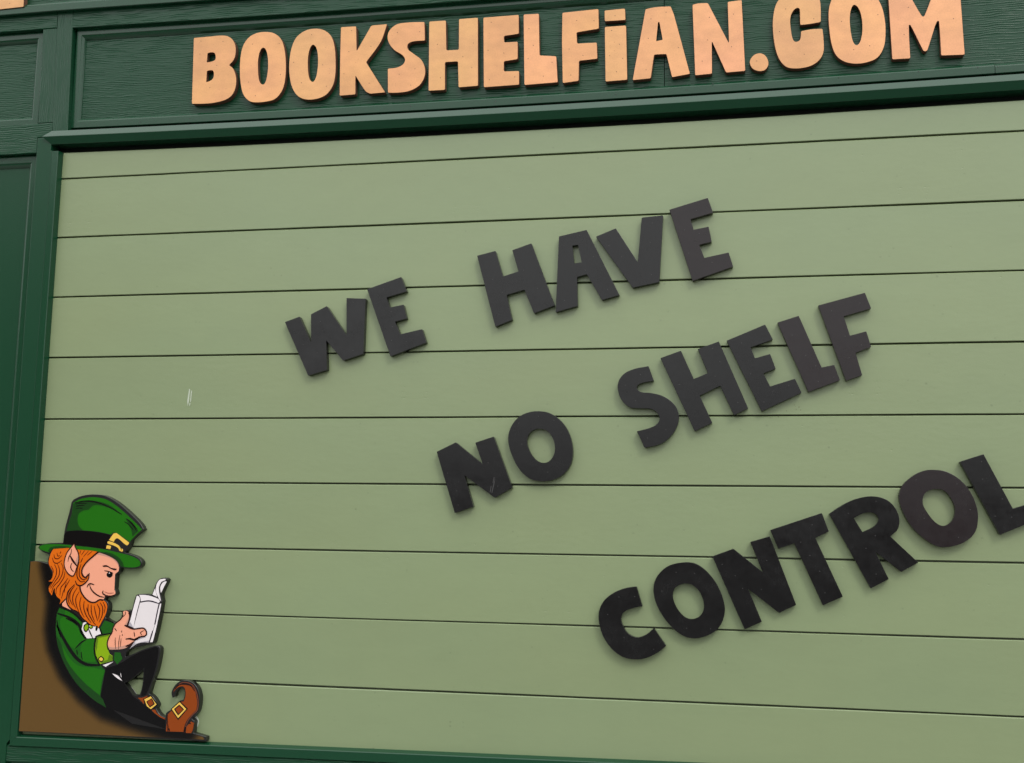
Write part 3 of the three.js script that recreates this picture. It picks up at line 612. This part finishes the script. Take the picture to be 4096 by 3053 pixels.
// hair, neck, face
const hair = coat('hair', fig, 2, K.hair, ['170,-220 460,-240 700,-205 900,-190~ 1070,-162 960,-60~ 820,70~ 750,200~ 760,300~ 820,350~ 895,265 870,390~ 800,470~ 720,515~ 650,500~ 600,500 520,560~ 450,640~ 430,760 290,890 310,810~ 240,740~ 200,650~ 190,570~ 135,715 85,640~ 75,570~ 105,505~ 150,440 68,432 120,400~ 155,320~ 155,240~ 120,170~ 80,90~ 75,10~ 100,-80~ 130,-160~', F4]);
strokes('hair_strands', hair, 3, K.rust, F4, ['14 1|150,-40 180,50 250,68 340,10', '14 1|180,-110 195,-40 260,-22 340,-90', '12 1|240,-140 260,-75 300,-90', '12 1|320,-170 300,-120', '14 1|190,90 230,190 222,310 160,430 90,560', '14 1|250,80 290,200 278,320 200,440 110,580', '14 1|320,60 362,150 350,280 280,420 170,540 130,660', '14 1|400,240 380,350 300,480 230,580 222,690', '14 1|460,370 400,460 320,560 300,720', '14 1|500,400 430,520 370,640 330,780', '12 1|120,120 160,200 170,260', '12 1|430,450 400,560 392,660', '10 1|720,-190 700,-120', '10 1|800,-190 730,-95', '10 1|880,-182 770,-60', '10 1|950,-172 850,-90', '16 1|690,40 650,190 650,350 720,440 805,430', '16 1|725,90 690,220 700,340 770,400 850,372', '14 1|760,-40 715,60']);
strokes('hair_outline', hair, 5, K.brown, F4, ['22 0|1072,-160 960,-62 822,66 746,200 752,300 815,356 880,290', '20 1|895,265 872,390 800,475 720,520 645,500 610,420']);
coat('neck', fig, 2, K.skin, ['432,790 345,880 350,930 520,1010 440,890', F4]);
const face = coat('face', fig, 2, K.skin, ['1090,-145 1250,-90~ 1400,-10~ 1470,70~ 1490,150 1480,230 1410,285 1403,450 1395,600 1415,655~ 1405,690~ 1320,722~ 1205,715 1200,760 1170,805 1100,800 1010,850~ 920,845~ 830,790~ 750,690~ 710,600~ 700,525 760,510~ 830,450~ 880,380~ 895,270 830,345~ 770,300~ 755,200~ 825,75~ 960,-55~', F4]);
coat('brow_band', face, 3, K.tan, ['1090,-145 1250,-90~ 1400,-10~ 1470,70~ 1490,150 1440,60~ 1350,-20~ 1200,-75~ 1050,-105', F4]);
coat('eyebrow', face, 4, K.brown, ['1160,120~ 1240,108~ 1330,158~ 1445,180 1430,210~ 1350,196~ 1260,145~ 1170,140~', F4]);
const eye = coat('eye', face, 4, K.coal, ['1300,242~ 1345,262~ 1362,300~ 1345,340~ 1300,358~ 1258,340~ 1240,300~ 1255,262~', F4]);
coat('glint', face, 5, K.white, ['1298,254~ 1310,266~ 1298,278~ 1286,266~', F4]);
strokes('face_line', face, 4, K.brown, F4, ['16 1|1195,218 1290,238 1375,272', '20 1|900,508 930,592 1000,672 1100,735 1195,755', '20 1|845,555 880,494 930,482 992,506', '20 1|1172,618 1160,664 1212,712 1310,732 1405,706', '22 0|705,528 712,605 752,694 832,794 920,852 1010,856 1098,806 1172,812']);
strokes('nose_shade', face, 4, [180, 104, 90], F4, ['12 1|1195,640 1280,674 1385,664']);
const ear = coat('ear', fig, 6, K.skin, ['595,1075 610,1150~ 660,1250~ 680,1380~ 670,1460~ 640,1560~ 610,1660~ 590,1712~ 540,1732~ 480,1690~ 420,1600~ 395,1500~ 410,1380~ 450,1270~ 520,1170~', F3]);
coat('ear_shade', ear, 7, K.tan, ['662,1320 676,1400~ 655,1500 605,1470', F3]);
strokes('ear_line', ear, 7, K.brown, F3, ['14 1|540,1190 525,1280 482,1360 465,1450', '30 1|510,1330 560,1420 645,1535', '16 1|548,1470 520,1545 540,1610 582,1650', '16 0|595,1072 612,1150 664,1250 686,1380 672,1470 640,1570 605,1680 560,1738 480,1698 412,1600 388,1500 404,1380 446,1266 520,1166 590,1080']);
const beard = coat('beard', fig, 3, K.hair, ['600,490 692,530 702,600~ 742,700~ 822,800~ 920,858~ 1010,862~ 1100,808 1180,818 1220,850~ 1250,920~ 1245,1010~ 1210,1120~ 1150,1230~ 1090,1340~ 1045,1400 1030,1330 950,1320~ 880,1290~ 830,1230~ 760,1180 700,1110~ 650,1040 560,1000~ 480,930~ 440,830~ 450,700~ 500,590~', F4]);
strokes('beard_strands', beard, 4, K.rust, F4, ['15 1|600,520 520,640 500,780 560,920', '15 1|650,560 570,700 560,840 620,980', '15 1|690,640 620,780 640,940 700,1080', '15 1|730,740 700,880 730,1040 790,1160', '16 1|790,830 780,960 830,1120 930,1270', '16 1|870,890 870,1060 960,1240', '15 1|930,900 940,1080 1000,1250', '15 1|990,930 1020,1080 1060,1230', '16 1|1050,890 1100,1000 1080,1200', '16 1|1110,860 1160,960 1150,1120 1090,1260', '14 1|1170,850 1210,950 1190,1080', '13 1|560,560 480,700 470,820 500,900', '12 1|840,960 850,1040', '12 1|900,1120 990,1280 1030,1310']);
strokes('beard_outline', beard, 5, K.brown, F4, ['20 1|600,495 505,590 450,700 436,830 478,935 560,1006 650,1046 760,1186 830,1240 890,1296 950,1326 1030,1334']);
// jacket, shirt, sleeve
const jacket = coat('jacket', fig, 2, K.mid, ['590,118 720,180~ 815,270 800,330 850,430 940,425 935,600 985,690 1035,745 1010,850~ 985,1000 1045,1110 930,1040~ 760,880~ 640,690~ 570,500~ 550,350~ 560,190~', FL], ['1200,1222 1405,1290 1370,1400~ 1345,1470 1150,1490 1110,1380', [180, 2240, 5.036]], ['1130,565 1185,570 1205,630 1155,685 1120,640', FL]);
coat('coat_tail', jacket, 3, K.green, ['610,500 700,640~ 780,700~ 900,715~ 1030,745 1000,860~ 985,990 850,880~ 720,740~ 640,610~', FL]);
coat('coat_hem', jacket, 3.5, K.dark, ['555,400 575,510~ 640,690~ 760,880~ 930,1040~ 1045,1110 1015,1035 985,995 850,885~ 720,745~ 640,615~ 600,480~', FL]);
coat('sleeve', jacket, 3, K.green, ['600,230~ 660,225~ 740,290~ 800,380~ 850,440 800,462 750,540 690,500~ 630,400~ 595,310~', FL], ['850,445 940,430 922,520~ 942,660 850,658~ 800,640~ 792,560~ 810,480~', FL]);
coat('collar', jacket, 3, K.green, ['640,145 720,187~ 800,258 780,296 700,232~ 640,205', FL]);
strokes('jacket_line', jacket, 4, K.line, FL, ['18 1|566,182 700,232 780,300 802,370 850,432', '24 1|560,300 620,420 690,540 760,630 850,684 985,694', '10 1|740,530 800,470 850,440', '8 1|800,560 802,600 812,640', '8 1|756,540 762,590', '14 1|650,230 720,262 765,300', '12 0|592,118 720,180 815,268', '10 1|560,250 575,340 600,420', '8 0|1120,276 1040,236']);
const cuff = coat('cuff', fig, 4, K.lime, ['952,412 1020,397 1085,386 1062,440~ 1052,500~ 1080,582 1110,602 1110,650 985,683 942,590~ 937,500~', FL]);
coat('cuff_fold', cuff, 5, K.olive, ['1075,590 1110,602 1110,650 1010,678 988,660 1062,640', FL], ['952,412 1080,388 1070,405 970,425 950,560 940,500', FL]);
coat('button', cuff, 6, K.gold, ['997,610~ 1018,632~ 997,654~ 976,632~', FL]);
strokes('cuff_line', cuff, 6, K.line, FL, ['12 0|948,408 932,500 938,592 982,690', '8 0|948,408 1088,382', '7 0|997,605 1022,632 997,658 972,632 996,605']);
const shirt = coat('shirt', fig, 2, K.white, ['760,1270 830,1250 1020,1335 1090,1390 1125,1490 1020,1530 1000,1590 850,1580 800,1590 720,1450', F4]);
strokes('shirt_line', shirt, 4, K.line, F4, ['18 1|880,1400 920,1490 965,1585', '16 1|760,1270 725,1440 800,1590', '20 1|1105,1375 1150,1500', '34 1|1050,1330 1040,1380 1030,1430']);
coat('shirt_link', shirt, 3, K.white, ['1012,692 1120,657 1042,710', FL]);
const tie = coat('bow_tie', fig, 4, K.lime, ['800,1325 850,1290~ 878,1322~ 868,1388~ 822,1435~ 793,1390~', F4], ['898,1352~ 930,1332~ 960,1345~ 920,1372~', F4]);
strokes('tie_line', tie, 5, K.line, F4, ['16 0|850,1282 884,1322 872,1392 822,1444 786,1390 796,1320 850,1282', '12 0|890,1355 930,1385 968,1345']);
// book
const book = coat('book', fig, 2, K.page, ['825,682 1000,657~ 1212,707 1130,1130 1090,1260 1010,1500 870,1500~ 740,1540~ 612,1633 740,1440 940,1370 690,1200', F5]);
coat('page', book, 2, K.white, ['760,532 800,550~ 824,600~ 808,680 738,950~ 688,1195 590,1150 640,980~ 680,820~', F5]);
coat('page', book, 2, K.white, ['808,517 950,521~ 1090,556~ 1200,602~ 1238,650 1212,686 1100,646~ 980,632~ 842,652 836,590~', F5]);
coat('page', book, 2, K.white, ['1230,702 1264,697 1230,880 1150,1250 1085,1493 1032,1498 1100,1260 1138,1130', F5]);
coat('page', book, 2, K.white, ['1360,187 1348,215 1270,250~ 1220,350~ 1218,450~ 1240,560~ 1258,648 1220,608 1172,500~ 1152,400~ 1172,290~ 1222,212~ 1290,187~', F5]);
coat('page', book, 2, K.white, ['1378,240 1330,330~ 1260,478 1242,400~ 1262,310~ 1320,246~', F5]);
coat('page', book, 2, K.white, ['1082,513 1135,382 1178,556', F5]);
coat('page_shade', book, 3, K.grey, ['612,1633 730,1540~ 870,1500~ 1012,1490 1014,1460 860,1490~ 720,1525 742,1445', F5], ['585,1150 690,1195 640,1100~ 620,1080', F5], ['720,1440 940,1372 945,1392 760,1455', F5]);
strokes('book_line', book, 3, K.violet, F5, ['20 1|1092,1250 1060,1360 1012,1505', '18 0|1222,700 1190,840 1132,1130', '16 1|830,660 1000,640 1110,660 1225,700']);
// hand
const hand = coat('hand', fig, 5, K.skin, ['480,870~ 540,846~ 590,880~ 608,950~ 598,1030~ 565,1140 512,1140 570,1170~ 690,1217~ 820,1212~ 900,1212~ 943,1250~ 953,1320~ 930,1358~ 830,1378~ 720,1430 690,1500~ 610,1560~ 560,1600~ 420,1640~ 200,1648 165,1560~ 162,1480~ 202,1380~ 250,1300~ 277,1200~ 322,1122~ 440,1022~ 488,950~', F5]);
coat('finger_shade', hand, 6, K.tan, ['600,900 612,960~ 600,1030~ 565,1140 515,1138 560,1060~ 590,980~', F5], ['165,1580 280,1600~ 480,1570~ 600,1530 560,1600~ 420,1640~ 200,1648', F5]);
strokes('hand_line', hand, 7, K.brown, F5, ['14 1|305,1205 345,1265', '11 1|455,1250 445,1292', '12 1|462,1328 468,1362', '10 1|415,1345 392,1480 386,1640', '10 1|318,1395 316,1500 326,1640', '10 1|440,1410 420,1600', '14 1|705,1280 720,1382', '26 1|530,1430 620,1422 720,1444 830,1388', '30 1|530,1580 620,1552 700,1482', '12 1|910,1250 840,1300 872,1352', '11 1|525,860 527,910 485,968', '20 0|510,1145 570,1176 690,1222 820,1208 902,1206 952,1258 962,1330 925,1368 830,1384 720,1436', '18 0|170,1640 152,1540 164,1460 202,1368 248,1300 272,1200 320,1112 438,1010 468,940', '18 0|596,880 616,950 604,1040 566,1140']);
// trousers and shoes
const trousers = coat('trousers', fig, 2, K.coal, ['1040,722 1150,692 1215,658 1300,604~ 1400,556~ 1500,522~ 1548,518~ 1558,560~ 1532,720~ 1488,860~ 1438,985 1390,1000 1402,928~ 1417,842~ 1422,718 1350,782~ 1284,836~ 1216,862 1306,996 1420,1085 1540,1185 1628,1235 1628,1322 1300,1200 1050,1110 992,1040 992,990~ 1017,860~', FL]);
coat('crease', trousers, 3, K.white, ['1105,775 1160,797~ 1206,850 1150,818~', FL], ['1185,766 1192,782 1197,816 1190,802', FL]);
const gold2 = ['475,668 600,614 712,770 600,862 522,800', F6], shoe1 = coat('shoe', fig, 3, K.shoe, ['345,642 440,637~ 530,602 520,700 460,760 400,690~', F6], ['612,872 680,872 722,942~ 792,1000~ 878,1040 868,1060 780,1020~ 700,960~ 640,910~', F6]);
const bk1 = coat('buckle', shoe1, 5, K.gold, gold2);
coat('buckle_edge', shoe1, 4, K.coal, ['452,662 605,590 738,770 600,888 490,820', F6]);
coat('buckle_hole', shoe1, 6, K.brown, ['508,714 620,646 682,762 580,832', F6, 0.002]);
coat('strap', shoe1, 7, K.shoe, ['532,720 610,668 654,755 582,803', F6, 0.001]);
const shoe2 = coat('shoe', fig, 3, K.shoe, ['932,960 990,902 1160,722 1240,712 1268,620~ 1275,530~ 1250,440~ 1200,417~ 1130,440~ 1060,500~ 1040,540 1060,470~ 1150,382~ 1270,372~ 1380,402~ 1450,500~ 1488,640~ 1498,760~ 1483,880 1400,960~ 1300,1080~ 1250,1200~ 1230,1303 890,1293 910,1100', F6], ['1382,1102 1438,1132 1410,1280 1380,1328 1277,1323 1292,1200', F6]);
strokes('shoe_line', shoe2, 4, K.brown, F6, ['14 1|905,1110 930,1180 925,1290', '12 1|930,1200 950,1290', '12 1|955,1230 965,1290', '14 1|925,970 918,1050 930,1130', '16 1|1330,1130 1380,1145', '18 0|1275,1210 1245,1320', '14 1|1060,480 1150,390 1270,380 1380,412 1445,510']);
strokes('welt', shoe2, 4, [122, 66, 48], F6, ['11 1|1060,475 1180,358 1280,342 1402,388 1482,520 1518,700 1500,880 1420,960 1320,1090 1246,1300']);
const bk2 = coat('buckle', shoe2, 6, K.gold, ['1010,860 1160,727 1290,860 1130,1035', F6]);
coat('buckle_edge', shoe2, 5, K.coal, ['985,860 1160,700 1320,852 1130,1072', F6]);
coat('buckle_hole', shoe2, 7, K.brown, ['1050,860 1155,770 1250,866 1130,986', F6, 0.002]);
coat('strap', shoe2, 8, K.shoe, ['1080,862 1152,802 1222,872 1136,952', F6, 0.001]);

// ───────────────────────── leaf blades at the foot of the pillar ─────────────────────────
{
  const base = [-2.2, 0, 0.16], g = group('grass_clump', base);
  tag(g, 'clump of tall thin green leaf blades at the foot of the green pillar', 'plant');
  const m = new THREE.MeshPhysicalMaterial({ color: lin(0.075, 0.13, 0.03), roughness: 0.6, transmission: 0.15, side: THREE.DoubleSide });
  for (let k = 0; k < 16; k++) {
    const tipY = k ? rr(0.5, 0.86) : 0.945, tx = k ? rr(-0.2, 0.16) : 0.075, tz = k ? rr(-0.06, 0.2) : -0.1;
    const c = new THREE.QuadraticBezierCurve3(new THREE.Vector3(rr(-0.04, 0.04), 0, rr(-0.03, 0.03)), new THREE.Vector3(tx * 0.25, tipY * 0.75, tz * 0.3), new THREE.Vector3(tx, tipY, tz));
    const pos = [], idx = [], n = 10, sd = new THREE.Vector3(rr(0.3, 1), 0, rr(-0.6, 0.6)).normalize();
    for (let i = 0; i <= n; i++) {
      const p = c.getPoint(i / n), w = 0.006 * (1 - Math.pow(i / n, 2.2)) + 0.0006;
      pos.push(p.x - sd.x * w, p.y, p.z - sd.z * w, p.x, p.y, p.z + 0.002, p.x + sd.x * w, p.y, p.z + sd.z * w);
      if (i < n) for (const o of [0, 1]) { const a = i * 3 + o; idx.push(a, a + 1, a + 4, a, a + 4, a + 3); }
    }
    const b = new THREE.BufferGeometry(); b.setAttribute('position', new THREE.Float32BufferAttribute(pos, 3)); b.setIndex(idx); b.computeVertexNormals();
    mesh('leaf', b, m, g);
  }
}

renderer.render(scene, camera);
